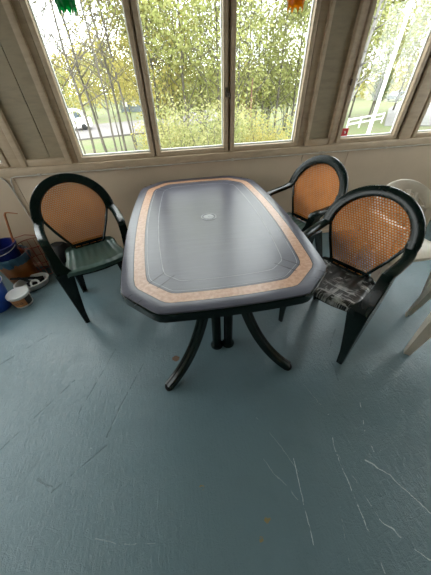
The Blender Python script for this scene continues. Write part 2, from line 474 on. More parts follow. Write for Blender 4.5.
for i in range(len(rings) - 1):
    for j in range(N):
        F.append((i * N + j, i * N + (j + 1) % N, (i + 1) * N + (j + 1) % N, (i + 1) * N + j)); FM.append(rings[i + 1][2])
F.append(tuple(range((len(rings) - 1) * N, len(rings) * N))); FM.append(0)
F.append(tuple(range(N))[::-1]); FM.append(0)
top = mesh_obj('tabletop', V, F, None, table, True, [slate, line_dark, inlay_m, line_pale], FM)
# fine mitre lines at the corners of the pattern
for sx in (-1, 1):
    for sy in (-1, 1):
        for (d0, d1, off) in ((.115, .215, 0), (.115, .205, .035), (.002, .040, .0), (.002, .040, .040)):
            p0 = (sx * (TB - TCB * .42 - d0 * .72 + off), sy * (TA - TCA * .42 - d0 * .72 - off)); p1 = (sx * (TB - TCB * .42 - d1 * .72 + off), sy * (TA - TCA * .42 - d1 * .72 - off))
            v = Vector((p1[0] - p0[0], p1[1] - p0[1], 0)); v.normalize(); nn = Vector((-v.y, v.x, 0)) * .0011
            a, b = Vector((*p0, ZT + .0003)), Vector((*p1, ZT + .0003))
            q = G(); q.add([a - nn, a + nn, b + nn, b - nn, a - nn - Vector((0, 0, .002)), a + nn - Vector((0, 0, .002)), b + nn - Vector((0, 0, .002)), b - nn - Vector((0, 0, .002))],
                  [(0, 1, 2, 3), (4, 5, 6, 7), (0, 1, 5, 4), (1, 2, 6, 5), (2, 3, 7, 6), (3, 0, 4, 7)])
            q.build('groove', line_dark, table, False)
# skirt
q = G(); R2 = [[(x, y, z) for x, y in octagon(TB - d, TA - d, TCB, TCA, BOW)] for d, z in ((.010, ZT - .006), (.002, ZT - .006), (-.002, ZT - .010), (-.001, ZT - .047), (.004, ZT - .051), (.024, ZT - .051), (.026, ZT - .030), (.024, ZT - .016))]
q.loft(R2, False); q.build('skirt', green, table)['label'] = 'dark green rim under the table edge'
q = G(); q.lathe([(.046, -.001), (.046, .0015), (.0425, .0022), (.040, .0012), (.0395, -.001)], 40, center=(0, 0, ZT)); q.lathe([(.031, -.001), (.031, .0012), (.028, .0016), (.004, .0010), (.003, -.001)], 40, center=(0, 0, ZT))
o = q.build('parasol_hole_cap', line_pale, table); o['label'] = 'round pale cap over the parasol hole'
def bez(p0, p1, p2, p3, n=14):
    p0, p1, p2, p3 = map(Vector, (p0, p1, p2, p3)); R = []
    for i in range(n + 1):
        t = i / n; R.append(p0 * (1 - t) ** 3 + p1 * 3 * t * (1 - t) ** 2 + p2 * 3 * t * t * (1 - t) + p3 * t ** 3)
    return R
for sy in (-1, 1):
    for sx in (-1, 1):
        # curved outer leg: a flat-sided bar that drops and then sweeps outward
        P = bez((sx * .055, sy * .44, .655), (sx * .10, sy * .50, .36), (sx * .19, sy * .56, .12), (sx * .352, sy * .655, .018), 18)
        q = G(); rg = []
        for i, p in enumerate(P):
            t = (P[min(i + 1, 18)] - P[max(i - 1, 0)]).normalized(); s = t.cross(Vector((0, 0, 1))).normalized(); u = s.cross(t)
            w, hh = .025, .024 if i > 2 else .028
            rg.append([p + s * (a * w) + u * (b * hh) for a, b in ((-.7, -1), (.7, -1), (1, -.7), (1, .7), (.7, 1), (.25, 1), (.18, .8), (-.18, .8), (-.25, 1), (-.7, 1), (-1, .7), (-1, -.7))])
        q.loft(rg)
        leg = q.build('leg', green, table)
        q = G(); e = P[-1]; q.lathe([(.020, -.018), (.024, -.014), (.024, .004), (.018, .012)], 16, center=(e.x, e.y, .018)); q.build('foot_cap', black_pl, leg)
        # upright inner post
        q = G(); x, y = sx * .037, sy * .418
        q.lathe([(.040, 0), (.041, .008), (.035, .022), (.028, .04), (.027, .62), (.030, .655)], 18, center=(x, y, 0)); q.build('post', green, table)
    q = G(); q.box((-.13, sy * .44 - .07, .640), (.13, sy * .44 + .07, .668), .006); q.build('bracket', green, table); q = G(); q.box((-.04, sy * .418 - .012, .33), (.04, sy * .418 + .012, .38), .005); q.build('crosspiece', green, table)

# ------------------------------------------------------------------ dark green armchairs with cane backs
LEAN = .353; SN = math.sqrt(1 + LEAN * LEAN)
def back_pt(x, s, dy=0):        # point of the leaning back plane: s is measured along the plane from z=.693
    z = .693 + s / SN; return Vector((x, .113 + (z - .693) * LEAN + dy, z))
NB = Vector((0, 1, -LEAN)).normalized()
def make_chair():
    root = empty('garden_armchair')
    # arched frame of the back
    q = G(); P = []; O = []; NN = []; W = []
    A, B = .2426, .232
    n = 44
    for i in range(n + 1):
        a = PI * i / n; x, s = A * math.cos(a), B * math.sin(a)
        o = Vector((math.cos(a) / A, math.sin(a) / B)); o.normalize()
        P.append(back_pt(x, s)); O.append(Vector((o.x, LEAN / SN * o.y, o.y / SN))); NN.append(NB); W.append(.053)
    q.strip(P, O, NN, W, .026); q.build('back_frame', green, root)
    # cane panel and its thin rim
    def outline():
        R = []
        iA, iB = .194, .183
        for i in range(37):
            a = PI * i / 36; R.append((iA * math.cos(a), iB * math.sin(a)))
        R += [(-.181, -.035), (-.158, -.090), (-.0985, -.205), (-.085, -.222), (.085, -.222), (.0985, -.205), (.158, -.090), (.181, -.035)]
        return R
    dish = lambda x, s: .016 * (1 - (x / .19) ** 2)
    def half(s):
        if s >= 0: return .192 * math.sqrt(max(0, 1 - (s / .182) ** 2))
        pts = [(0, .192), (-.035, .180), (-.090, .157), (-.205, .098), (-.222, .085)]
        for (s0, w0), (s1, w1) in zip(pts, pts[1:]):
            if s >= s1: return w0 + (w1 - w0) * (s - s0) / (s1 - s0)
        return .085
    V = []; F = []; rows = 40; cols = 14
    for side in (0, 1):
        for i in range(rows + 1):
            s = -.222 + (.181 + .222) * (1 - (1 - i / rows) ** 1.5 if i > rows // 2 else (1 - (1 - i / rows) ** 1.5)); w = half(min(s, .1805)) + .004
            for j in range(cols + 1):
                x = w * (-1 + 2 * j / cols); V.append(back_pt(x, s, dish(x, s) + side * .004))
        b0 = side * (rows + 1) * (cols + 1)
        for i in range(rows):
            for j in range(cols):
                a = b0 + i * (cols + 1) + j; F.append((a, a + 1, a + cols + 2, a + cols + 1))
    mesh_obj('cane_panel', V, F, cane_m, root)['label'] = 'woven-look orange cane panel'
    q = G(); q.tube([back_pt(x, s, dish(x, s) + .002) for x, s in outline()], .0085, 8, closed=True); q.build('panel_rim', green, root)
    # armrests: from the foot of the arch forward to the front post
    for sx in (-1, 1):
        q = G()
        P = [back_pt(sx * A, .03), back_pt(sx * A, -.003), Vector((sx * .249, .085, .677)), Vector((sx * .252, .045, .668)), Vector((sx * .250, -.02, .664)), Vector((sx * .246, -.08, .661)), Vector((sx * .242, -.118, .655)), Vector((sx * .240, -.130, .640))]
        NN = [NB, Vector((0, .9, -.45)).normalized(), Vector((0, .35, -.93)), Vector((0, .05, -1)), Vector((0, 0, -1)), Vector((0, .05, -1)), Vector((0, .5, -.86)), Vector((0, .9, -.4))]
        q.strip(P, [Vector((sx, 0, 0))] * 8, [v.normalized() for v in NN], [.060, .058, .052, .050, .050, .050, .048, .046], .024)
        q.build('armrest', green, root)
        # front leg: an angle section that widens at the seat and runs up to the arm
        q = G(); rg = []
        for z, yf, yr, xi, xo in ((.650, -.125, -.070, .194, .240), (.58, -.140, -.074, .192, .242), (.515, -.175, -.078, .180, .244), (.475, -.205, -.082, .150, .245), (.430, -.202, -.086, .156, .245), (.30, -.183, -.092, .176, .243), (.12, -.158, -.100, .200, .241), (.0, -.146, -.104, .208, .240)):
            tk = .013
            rg.append([(sx * x, y, z) for x, y in ((xo, yr), (xo, yf + .006), (xo - .006, yf), (xi, yf), (xi, yf + tk), (xo - tk, yf + tk), (xo - tk, yr))])
        q.loft(rg); q.build('leg', green, root)
        # rear leg
        q = G(); rg = []
        for z, y, xo, w in ((.46, .100, .168, .075), (.40, .118, .174, .070), (.20, .185, .184, .052), (0, .262, .194, .036)):
            tk = .012
            rg.append([(sx * x, yy, z) for x, yy in ((xo, y - w), (xo, y - .005), (xo - .005, y), (xo - w, y), (xo - w, y - tk), (xo - tk, y - tk), (xo - tk, y - w))])
        q.loft(rg); q.build('leg', green, root)
    # seat
    V = []; F = []; nu, nv = 60, 26
    for side in (0, 1):
        for j in range(nv + 1):
            v = j / nv
            for i in range(nu + 1):
                u = -1 + 2 * i / nu
                yy = -.232 + v * .325
                w = .192 - .035 * v
                cv = 1 - max(0, abs(u) - .72) ** 2 * 1.4
                yv = yy + (.030 * u * u if v < .5 else -.05 * u * u * (v - .5) * 2) * 1.0
                x = u * w
                e = max(0, abs(u) - .86) / .14; f = max(0, .10 - v) / .10; b = max(0, v - .93) / .07
                z = .488 - .012 * math.sin(PI * min(1, v * 1.05)) - .012 * e ** 2 - .012 * f ** 1.6 + .016 * b ** 1.5
                if side == 0 and e < .5: z += .0010 * math.cos(u * PI * 9) * (1 - f * .2)
                V.append((x, yv, z - side * .030 * (1 - .2 * f)))
        b0 = side * (nu + 1) * (nv + 1)
        for j in range(nv):
            for i in range(nu):
                a = b0 + j * (nu + 1) + i; F.append((a, a + 1, a + nu + 2, a + nu + 1))
    o = (nu + 1) * (nv + 1)
    bd = [i for i in range(nu + 1)] + [j * (nu + 1) + nu for j in range(1, nv + 1)] + [nv * (nu + 1) + i for i in range(nu - 1, -1, -1)] + [j * (nu + 1) for j in range(nv - 1, 0, -1)]
    for a, b in zip(bd, bd[1:] + bd[:1]): F.append((a, b, b + o, a + o))
    mesh_obj('seat', V, F, green_seat, root)
    # apron under the front edge and the block that carries the back
    q = G(); rg = []
    for i in range(13):
        u = -1 + i / 6; y = -.222 + .026 * u * u
        rg.append([(u * .182, y, .462), (u * .182, y + .012, .462), (u * .182, y + .014, .432 + .010 * u * u), (u * .182, y + .003, .432 + .010 * u * u)])
    q.loft(rg); q.build('apron', green, root)
    q = G(); rg = []
    for z, w, y in ((.450, .115, .090), (.483, .112, .072), (.503, .108, .068), (.513, .100, .071)):
        rg.append([(-w, y - .012, z), (w, y - .012, z), (w + .004, y, z), (w, y + .016, z), (-w, y + .016, z), (-w - .004, y, z)])
    q.loft(rg)
    for k in (-1, 0, 1): q.tube([(k * .05, .050, .492), (k * .05, .060, .490)], .006, 10)
    q.build('back_support', green, root)
    return root
chair = make_chair()
CG = 'dark green garden armchairs around the table'
chairs = [(chair, (-.610, 1.521, 0), .394, 'dark green armchair with orange cane back left of the table, near the buckets')]
c2 = copy_tree(chair); c3 = copy_tree(chair)
chairs += [(c2, (.847, .922, 0), -1.046, 'nearest dark green armchair with white scuff marks on its black seat, right of the table'),
           (c3, (.862, 1.55, 0), -1.21, 'dark green cane-back armchair behind the scuffed one, by the window wall')]
for o, loc, rz, lab in chairs:
    o.location = loc; o.rotation_euler = (0, 0, rz); tag(o, lab, 'chair', CG)
swap_mat(c2, green_seat, scuff_seat)

# ------------------------------------------------------------------ white monobloc chair at the right edge
def white_chair(loc, rz, label):
    root = tag(empty('plastic_chair', loc, rz), label, 'chair', 'off-white plastic chairs at the right')
    A, B = .245, .17
    def bp(x, s):
        z = .597 + s; return Vector((x, .150 + (z - .45) * .26 - .07 * (x / .245) ** 2, z))
    q = G(); P, O, NN = [], [], []
    for i in range(41):
        a = PI * i / 40; P.append(bp(A * math.cos(a), B * math.sin(a))); o = Vector((math.cos(a) / A, 0, math.sin(a) / B)); o.normalize(); O.append(o); NN.append(Vector((0, 1, -.3)).normalized())
    q.strip(P, O, NN, .07, .016); q.build('back_frame', white_pl, root)
    for i in range(5):
        x = -.13 + .065 * i
        q = G(); top_s = .11 * math.sqrt(1 - (x / .2) ** 2)
        for a, b in ((-.205, top_s),):
            n = 8; L = [bp(x * (1 + .0 * k), a + (b - a) * k / n) for k in range(n + 1)]
            q.strip([p + Vector((.022, 0, 0)) for p in L], [Vector((1, 0, 0))] * (n + 1), [Vector((0, 1, -.3)).normalized()] * (n + 1), .044, .012)
        q.build('back_slat', white_pl, root)
    V, F = [], []; nu, nv = 16, 16
    for side in (0, 1):
        for j in range(nv + 1):
            v = j / nv
            for i in range(nu + 1):
                u = -1 + 2 * i / nu; e = abs(u) ** 6
                V.append((u * (.225 - .03 * v), -.20 + v * .38 + .02 * u * u * (1 if v < .5 else -1), .435 - .012 * math.sin(PI * v) - .02 * e - .02 * max(0, .12 - v) / .12 - side * .022))
        b0 = side * (nu + 1) * (nv + 1)
        for j in range(nv):
            for i in range(nu):
                a = b0 + j * (nu + 1) + i; F.append((a, a + 1, a + nu + 2, a + nu + 1))
    o = (nu + 1) * (nv + 1)
    bd = [i for i in range(nu + 1)] + [j * (nu + 1) + nu for j in range(1, nv + 1)] + [nv * (nu + 1) + i for i in range(nu - 1, -1, -1)] + [j * (nu + 1) for j in range(nv - 1, 0, -1)]
    for a, b in zip(bd, bd[1:] + bd[:1]): F.append((a, b, b + o, a + o))
    mesh_obj('seat', V, F, white_pl, root)
    for sx in (-1, 1):
        q = G(); rg = []
        for z, y, w in ((.62, -.150, .05), (.44, -.158, .075), (.2, -.175, .055), (0, -.190, .032)):
            xo = .245 + .012 * (1 - z / .64); tk = .010
            rg.append([(sx * x, yy, z) for x, yy in ((xo, y + w), (xo, y), (xo - w, y), (xo - w, y + tk), (xo - tk, y + tk), (xo - tk, y + w))])
        q.loft(rg); q.build('leg', white_pl, root)
        q = G(); rg = []
        for z, y, w in ((.60, .150, .06), (.43, .152, .075), (.2, .178, .055), (0, .200, .032)):
            xo = .230 + .012 * (1 - z / .64); tk = .010
            rg.append([(sx * x, yy, z) for x, yy in ((xo, y - w), (xo, y), (xo - w, y), (xo - w, y - tk), (xo - tk, y - tk), (xo - tk, y - w))])
        q.loft(rg); q.build('leg', white_pl, root)
        q = G(); q.strip([(sx * .252, .135, .625), (sx * .262, .08, .620), (sx * .262, -.04, .615), (sx * .252, -.13, .612), (sx * .25, -.152, .58)], [Vector((sx, 0, 0))] * 5, [Vector((0, 0, -1))] * 3 + [Vector((0, .4, -.9)).normalized(), Vector((0, .95, -.3)).normalized()], .052, .014)
        q.build('armrest', white_pl, root)
    return root
white_chair((1.524, 1.234, 0), 0, 'off-white plastic chair behind the scuffed armchair, rounded back rim and seat edge showing')
white_chair((1.581, .627, 0), -.682, 'off-white plastic chair mostly cut off by the right edge, only two legs showing')

# ------------------------------------------------------------------ left corner clutter
def pail_prof(rb, rt, h, t=.004, lip=.006):
    return [(rb * .2, .001), (rb, .0), (rb + .002, .004), (rt, h - .02), (rt + lip, h - .018), (rt + lip, h), (rt - t, h), (rt - t, h - .02), (rb - t, .01), (rb * .2, .008)]
t = tag(empty('bucket', (-1.515, 1.622, 0)), 'bright blue plastic bucket cut off by the left edge, in front of the others', 'bucket')
q = G(); q.lathe(pail_prof(.098, .128, .24)); q.build('body', blue_pl, t)
q = G(); q.tube([(.134 * math.cos(a), .134 * math.sin(a) , .222 - .0 * a) for a in [PI * 2 * k / 36 for k in range(36)]], .004, 6, closed=True); q.build('rim', white_clean, t)['label'] = 'pale rim of the blue bucket'
t = tag(empty('bucket', (-1.455, 1.985, 0)), 'brown-orange bucket with teal film folded over its rim, behind the white dish', 'bucket')
q = G(); q.lathe(pail_prof(.102, .130, .25)); q.build('body', orange_pl, t)
q = G(); n = 48; rg = []
rng = random.Random(3); dz = [rng.uniform(-.018, .012) for _ in range(n)]
for r, z, k in ((.134, .195, 1), (.140, .222, .6), (.143, .252, .2), (.138, .262, .1), (.122, .258, .1), (.119, .225, .5)):
    rg.append([((r + .004 * math.sin(i * 2.3)) * math.cos(2 * PI * i / n), (r + .004 * math.sin(i * 2.3)) * math.sin(2 * PI * i / n), z + dz[i] * k) for i in range(n)])
q.loft(rg, False); q.build('film_liner', teal_pl, t)['label'] = 'teal plastic film over the rim'
t = tag(empty('pail', (-1.475, 1.975, .09)), 'dark blue pail standing inside the brown-orange bucket', 'bucket')
q = G(); q.lathe(pail_prof(.080, .112, .265)); q.build('body', navy_pl, t)
q = G(); q.tube([(.117 * math.cos(a), -.117 * math.sin(a) * .93, .25 - .035 * math.sin(a)) for a in [PI * k / 20 for k in range(21)]], .003, 6); q.build('handle', white_clean, t)['label'] = 'thin pale wire handle'
q = G(); q.lathe([(.004, 0), (.022, .002), (.028, .016), (.018, .03), (.004, .034)], 14); o = q.build('rag', white_clean); o.location = (-1.52, 1.96, .0995); tag(o, 'small white scrap lying inside the dark blue pail', 'rag')
q = G(); q.tube([(-1.400, 1.965, .10), (-1.375, 2.00, .34), (-1.345, 2.05, .56), (-1.340, 2.060, .572), (-1.325, 2.066, .573), (-1.265, 2.075, .553)], [.008, .008, .008, .007, .004, .003], 8)
tag(q.build('copper_rod', copper), 'bent copper coloured rod rising out of the dark blue pail', 'rod')
# food tub lying in front
t = tag(empty('food_tub', (-1.320, 1.622, 0)), 'white plastic food tub with translucent lid and orange label', 'tub')
t.scale = (.97, .97, 1.3)
q = G(); q.lathe([(.02, .001), (.060, 0), (.064, .004), (.074, .078), (.072, .080), (.062, .010), (.02, .006)], 36); q.build('body', white_clean, t)
q = G(); q.lathe([(.066, .0), (.0775, .055)], 36, center=(0, 0, .012)); v = q.v
V = []; F = []; FM = []; n = 40
for i in range(n + 1):
    a = -2.5 + 2.6 * i / n
    for r, z in ((.0668, .014), (.0745, .068)): V.append((r * math.cos(a), r * math.sin(a), z))
for i in range(n): F.append((2 * i, 2 * i + 2, 2 * i + 3, 2 * i + 1)); FM.append(1 if i > 27 else 0)
lb = mesh_obj('label', V, F, None, t, True, [label_m, label_dark], FM)
q = G()
for i, a in enumerate((-1.95, -1.75, -1.6, -1.45, -1.25, -1.1)):
    c, s = math.cos(a), math.sin(a); r = .0718; tx = Vector((-s, c, 0)) * .005
    for z0, z1 in ((.034, .040), (.044, .048)):
        q.add([Vector((c * r, s * r, z0)) - tx, Vector((c * r, s * r, z0)) + tx, Vector((c * (r + .001), s * (r + .001), z1)) + tx, Vector((c * (r + .001), s * (r + .001), z1)) - tx], [(0, 1, 2, 3)])
q.build('print', label_dark, lb, False)['label'] = 'small dark print marks'
q = G(); q.lathe([(.079, .072), (.082, .074), (.082, .084), (.078, .088), (.070, .085), (.010, .0848), (.003, .0846)], 40); q.build('lid', white_clean, t)
# white dish and what lies in it
t = tag(empty('dish', (-1.325, 1.845, 0), .45), 'low white oval dish holding black brushes, between tub and armchair', 'dish')
q = G(); q.lathe([(.02, .001), (.090, 0), (.098, .005), (.115, .052), (.120, .053), (.120, .058), (.110, .058), (.094, .010), (.02, .007)], 40, sx=1.12, sy=.80); q.build('body', white_clean, t)
for k, (loc, rz, lab) in enumerate((((-1.355, 1.845, .030), 2.7, 'black brush lying in the white dish with its handle over the left rim'), ((-1.325, 1.872, .034), 3.3, 'second black brush, further back in the white dish'))):
    t = tag(empty('brush', loc, rz), lab, 'brush', 'black brushes in the white dish')
    q = G(); q.tube([(-.06, 0, .018), (0, 0, .03), (.07, .004, .046), (.15, .0, .062)], [.008, .011, .010, .008], 10); q.build('handle', black_pl, t)
    q = G(); q.box((-.075, -.025, -.012), (.0, .025, .02), .006)
    for i in range(7): q.box((-.072 + i * .010, -.024, -.018), (-.066 + i * .010, .024, -.008))
    q.build('bristles', black_pl, t)
t = tag(empty('tape_roll', (-1.287, 1.81, .046)), 'small white ring-shaped roll lying in the white dish', 'roll'); t.rotation_euler = (.5, .25, 0)
q = G(); n = 28; rg = []
for i in range(n):
    a = 2 * PI * i / n; rg.append([(r * math.cos(a), r * math.sin(a), z) for r, z in ((.022, -.012), (.036, -.012), (.036, .012), (.022, .012))])
q.loft(rg, False, True); q.build('ring', white_clean, t)
# red wire basket by the wall
t = tag(empty('wire_basket', (-1.275, 2.05, 0)), 'thin red wire basket against the wall behind the left armchair', 'basket')
def ring(rx, ry, z, n=28): return [(rx * math.cos(2 * PI * k / n), ry * math.sin(2 * PI * k / n), z) for k in range(n)]
for rx, ry, z in ((.085, .065, .006), (.105, .082, .14), (.118, .095, .30)):
    q = G(); q.tube(ring(rx, ry, z), .0032, 6, closed=True); q.build('hoop', red_wire, t)
q = G()
for k in range(14):
    a = 2 * PI * k / 14; q.tube([(0.085 * math.cos(a), .065 * math.sin(a), .006), (.118 * math.cos(a), .095 * math.sin(a), .30)], .0024, 5)
q.build('wires', red_wire, t)
q = G(); q.tube([(-.118, 0, .30), (-.10, -.02, .37), (0, -.03, .395), (.10, -.02, .37), (.118, 0, .30)], .003, 6); q.build('handle', red_wire, t)
# black bag
V = []; q = G(); rg = []
for j in range(9):
    v = j / 8; z = .30 * v; r = .108 * math.sin(PI * (.12 + .80 * (1 - v) ** .8)) + .012
    rg.append([(r * (1 + .14 * math.sin(3 * a + 5 * v)) * math.cos(a), r * .8 * (1 + .12 * math.sin(4 * a - 7 * v)) * math.sin(a), z) for a in [2 * PI * k / 24 for k in range(24)]])
q.loft(rg); o = q.build('bag', black_pl); o.location = (-1.055, 1.985, 0); tag(o, 'crumpled black bag on the floor behind the left armchair', 'bag')

# cables on the wall below the sill
q = G(); yy = Y0 - .008
q.tube([(-2.3, yy, .818), (-1.45, yy, .812), (-1.31, yy, .812), (-1.275, yy, .800), (-1.255, yy, .775), (-1.245, yy, .70), (-1.235, yy, .5), (-1.232, yy, .04)], .006, 8)
tag(q.build('cable', cable_m), 'painted cable that turns down the wall left of the left armchair', 'cable')
q = G(); q.tube([(-1.238, yy, .70), (-1.225, yy - .001, .772), (-1.205, yy - .004, .800), (-1.17, yy - .012, .806), (-.9, yy - .012, .806), (.2, yy - .012, .806), (1.9, yy - .012, .806), (3.3, yy - .012, .806)], .005, 8)
t = q.build('cable', cable_m); tag(t, 'painted cable running along under the window sill', 'cable')
for x in (-1.0, -.35, .5, 1.27, 1.30, 1.9):
    q = G(); q.box((x - .012, yy - .020, .798), (x + .012, yy + .002, .816), .003); q.tube([(x, yy - .023, .810), (x, yy - .016, .810)], .004, 6); q.build('clip', cable_m, t)

# sticker on the right pane
t = tag(empty('sticker', (1.490, Y0 + .0285, .937)), 'small red square sticker in the lower left corner of the right window pane', 'sticker')
q = G(); q.box((-.028, 0, -.026), (.028, .0012, .030), .0); q.build('backing', red_sticker, t, False)
q = G(); q.box((-.008, -.0006, .004), (.006, .0, .010)); q.box((-.002, -.0006, -.010), (.009, .0, .004)); q.build('symbol', white_clean, t, False)['label'] = 'white symbol on the red sticker'

# hanging petal lanterns in front of the panes
def ornament(name, loc, m, label):
    t = tag(empty(name, loc), label, 'ornament')
    q = G(); n = 48; rg = []
    for r, z, k in ((.010, .14, 0), (.030, .125, 0), (.045, .095, 0), (.050, .05, 0), (.044, .012, 1), (.042, .010, 1), (.048, .05, 0), (.043, .094, 0), (.028, .122, 0), (.008, .136, 0)):
        rg.append([(r * math.cos(2 * PI * i / n), r * math.sin(2 * PI * i / n), z + k * (.014 if i % 6 in (2, 3, 4) else -.012 if i % 6 == 0 else .004)) for i in range(n)])
    q.loft(rg); q.build('shade', m, t)
    q = G(); q.lathe([(.004, .165), (.014, .160), (.016, .138), (.010, .134)], 16); q.build('cap', m, t)
    q = G(); q.tube([(0, 0, .16), (0, 0, ZC - loc[2])], .0015, 6); q.build('cord', white_clean, t)
ornament('hanging_lantern', (-.424, 1.99, 1.592), orn_green, 'green bell-shaped lantern with jagged rim hanging before the left pane')
ornament('hanging_lantern', (.823, 1.99, 1.594), orn_amber, 'amber bell-shaped lantern with jagged rim hanging before the third pane')

# ------------------------------------------------------------------ outside
ZG = -3.6
def P2(az, d): a = math.radians(az); return (d * math.sin(a), d * math.cos(a))
def ground():
    V, F = [], []; xs = [-90 + 6 * i for i in range(36)]; ys = [2.6 + 5 * i for i in range(30)]
    for y in ys:
        for x in xs: V.append((x, y, ZG - .02 + .10 * math.sin(x * .31) * math.cos(y * .23)))
    for j in range(len(ys) - 1):
        for i in range(len(xs) - 1): a = j * 36 + i; F.append((a, a + 1, a + 37, a + 36))
    return mesh_obj('ground', V, F, grass_m)
tag(ground(), kind='structure')
q = G(); q.box((-60, -40, ZG - .3), (60, 2.7, ZG - .05)); tag(q.build('yard', drive_m, smooth=False), kind='structure')
def patch(name, poly, m, z):
    V = [(x, y, z) for x, y in poly] + [(x, y, z - .25) for x, y in poly]; n = len(poly)
    F = [tuple(range(n)), tuple(range(n, 2 * n))[::-1]] + [(i, (i + 1) % n, n + (i + 1) % n, n + i) for i in range(n)]
    return tag(mesh_obj(name, V, F, m, None, False), kind='structure')
patch('road', [(-40, 32), (-12, 32.5), (-2, 35), (8, 42), (16, 55), (9, 58), (0, 48), (-10, 45), (-40, 46)], road_m, ZG + .13)
patch('driveway', [(24.5, 29), (30, 27), (40, 36), (60, 55), (52, 58), (36, 43)], drive_m, ZG + .13)

def leaves(G_, rng, center, rad, n, size, flat=1.0):
    for _ in range(n):
        while True:
            p = Vector((rng.uniform(-1, 1), rng.uniform(-1, 1), rng.uniform(-1, 1)))
            if .15 < p.length < 1: break
        p = Vector((center[0] + p.x * rad[0], center[1] + p.y * rad[1], center[2] + p.z * rad[2]))
        u = Vector((rng.gauss(0, 1), rng.gauss(0, 1), rng.gauss(0, 1))).normalized(); w = u.orthogonal().normalized()
        s = size * rng.uniform(.5, 1.2); a, b = u * s, w * s * .6
        G_.add([p - a, p + b, p + a, p - b], [(0, 1, 2, 3)])
def tree(name, az, d, h, r, nl, lm, label, bm=bark, lean=0.0, crown=.25, twig=1.0, size=.10, spread=1.0, nb=14, seed=0, group=None, cat='tree'):
    rng = random.Random(seed * 131 + 17); x, y = P2(az, d)
    t = tag(empty(name, (x, y, ZG)), label, cat, group)
    q = G(); L = Vector((0, 0, 0)); pts = []; n = 9
    ox = oy = 0
    for i in range(n + 1):
        f = i / n; ox += rng.uniform(-.08, .08) * h / 12; oy += rng.uniform(-.08, .08) * h / 12
        pts.append(Vector((ox + lean * h * f, oy, f * h - .1)))
    q.tube(pts, [r * (1 - .86 * i / n) for i in range(n + 1)], 7); q.build('trunk', bm, t)
    b = G(); ends = []
    for k in range(nb):
        f = crown + (1 - crown) * (k + rng.random()) / nb * .97; i = min(n - 1, int(f * n)); p = pts[i].lerp(pts[i + 1], f * n - i)
        a = rng.uniform(0, 2 * PI); ln = h * .24 * (1.12 - f) * spread * rng.uniform(.7, 1.3) + .35
        up = rng.uniform(.5, 1.2); e = p + Vector((math.cos(a) * ln, math.sin(a) * ln, ln * up)); m = p.lerp(e, .5) + Vector((0, 0, -.08 * ln))
        rr = r * (1 - .86 * f) * .42 * twig
        b.tube([p, m, e], [rr, rr * .7, rr * .25], 5); ends.append(e); ends.append(m)
        for _ in range(3 if twig < 1.1 else 6):
            s = m.lerp(e, rng.uniform(0, .9)); v = Vector((rng.gauss(0, 1), rng.gauss(0, 1), rng.uniform(.2, 1.4))).normalized() * ln * rng.uniform(.25, .5)
            b.tube([s, s + v * .5 + Vector((0, 0, -.03)), s + v], [rr * .4, rr * .3, rr * .12], 4); ends.append(s + v); ends.append(s + v * .5)
    b.build('branches', bm, t)
    if nl:
        c = G(); per = max(1, nl // len(ends))
        for e in ends: leaves(c, rng, e, (.75 * spread, .75 * spread, .6 * spread), per, size)
        c.build('foliage', lm, t)
    return t
def shrub(az, d, h, w, nl, lm, label, size=.05, seed=0, group='yellow spring shrubs below the windows'):
    rng = random.Random(seed * 77 + 5); x, y = P2(az, d); t = tag(empty('shrub', (x, y, ZG)), label, 'shrub', group)
    q = G(); c = G()
    for k in range(16):
        a = rng.uniform(0, 2 * PI); rr = w * rng.uniform(.1, .9); hh = h * rng.uniform(.6, 1)
        e = Vector((rr * math.cos(a), rr * math.sin(a), hh)); m = Vector((e.x * .3, e.y * .3, hh * .5))
        q.tube([(e.x * .08, e.y * .08, -.05), m, e], [.03, .02, .008], 5)
        for f in (.45, .6, .75, .9, 1.0): leaves(c, rng, m.lerp(e, (f - .4) / .6), (w * .42, w * .42, h * .12), nl // 100, size)
    q.build('stems', bark, t); c.build('foliage', lm, t); return t

# left pane: bare slender trunks (x order), young yellow trees, road and van behind
ordn = ['first', 'second', 'third', 'fourth', 'fifth', 'sixth', 'seventh', 'eighth', 'ninth', 'tenth', 'eleventh']
L = [(-20.6, 21, .075), (-18.4, 16, .065), (-16.4, 20, .085), (-14.2, 18, .08), (-12.2, 23, .10), (-10.2, 16.5, .06), (-8.4, 21, .09), (-6.2, 18, .07), (-3.8, 22, .085)]
for i, (az, d, r) in enumerate(L):
    tree('bare_tree', az, d, 13 + (i * 37 % 5), r, 420, leaf_p, 'slender nearly bare tree seen through the left pane, %s trunk from the left' % ordn[i], lean=(-.03 + (i * 53 % 7) * .010), size=.05, nb=42, seed=i, crown=.28, spread=.8, twig=1.15, group='bare trees behind the left pane')
for i, (az, d, h, lm, nl) in enumerate([(-20, 27, 5.6, leaf_y, 900), (-16.2, 25, 5.2, leaf_p, 800), (-12.6, 28, 6.4, leaf_y, 1100), (-9.4, 26, 6.4, leaf_p, 1300), (-6.4, 28, 6.8, leaf_y, 1500), (-3.4, 25, 6.6, leaf_y, 1700)]):
    tree('young_tree', az, d, h, .06, nl, lm, 'young yellow-green tree before the road behind the left pane, %s from the left' % ordn[i], seed=120 + i, size=.085, spread=1.5, crown=.40, nb=16, group='young trees before the road')
for i, (az, d, h, lm, nl) in enumerate([(-21, 52, 8.5, leaf_p, 2500), (-16.5, 56, 7.4, leaf_y, 2500), (-12.2, 54, 8.2, leaf_y, 2600), (-8.5, 57, 9.0, leaf_y, 2700), (-3.8, 50, 9.0, leaf_y, 2800)]):
    tree('leafy_tree', az, d, h, .13, nl, lm, 'low yellow-green tree beyond the road, %s from the left' % ordn[i], seed=20 + i, size=.20, spread=1.7, crown=.12, group='trees beyond the road')
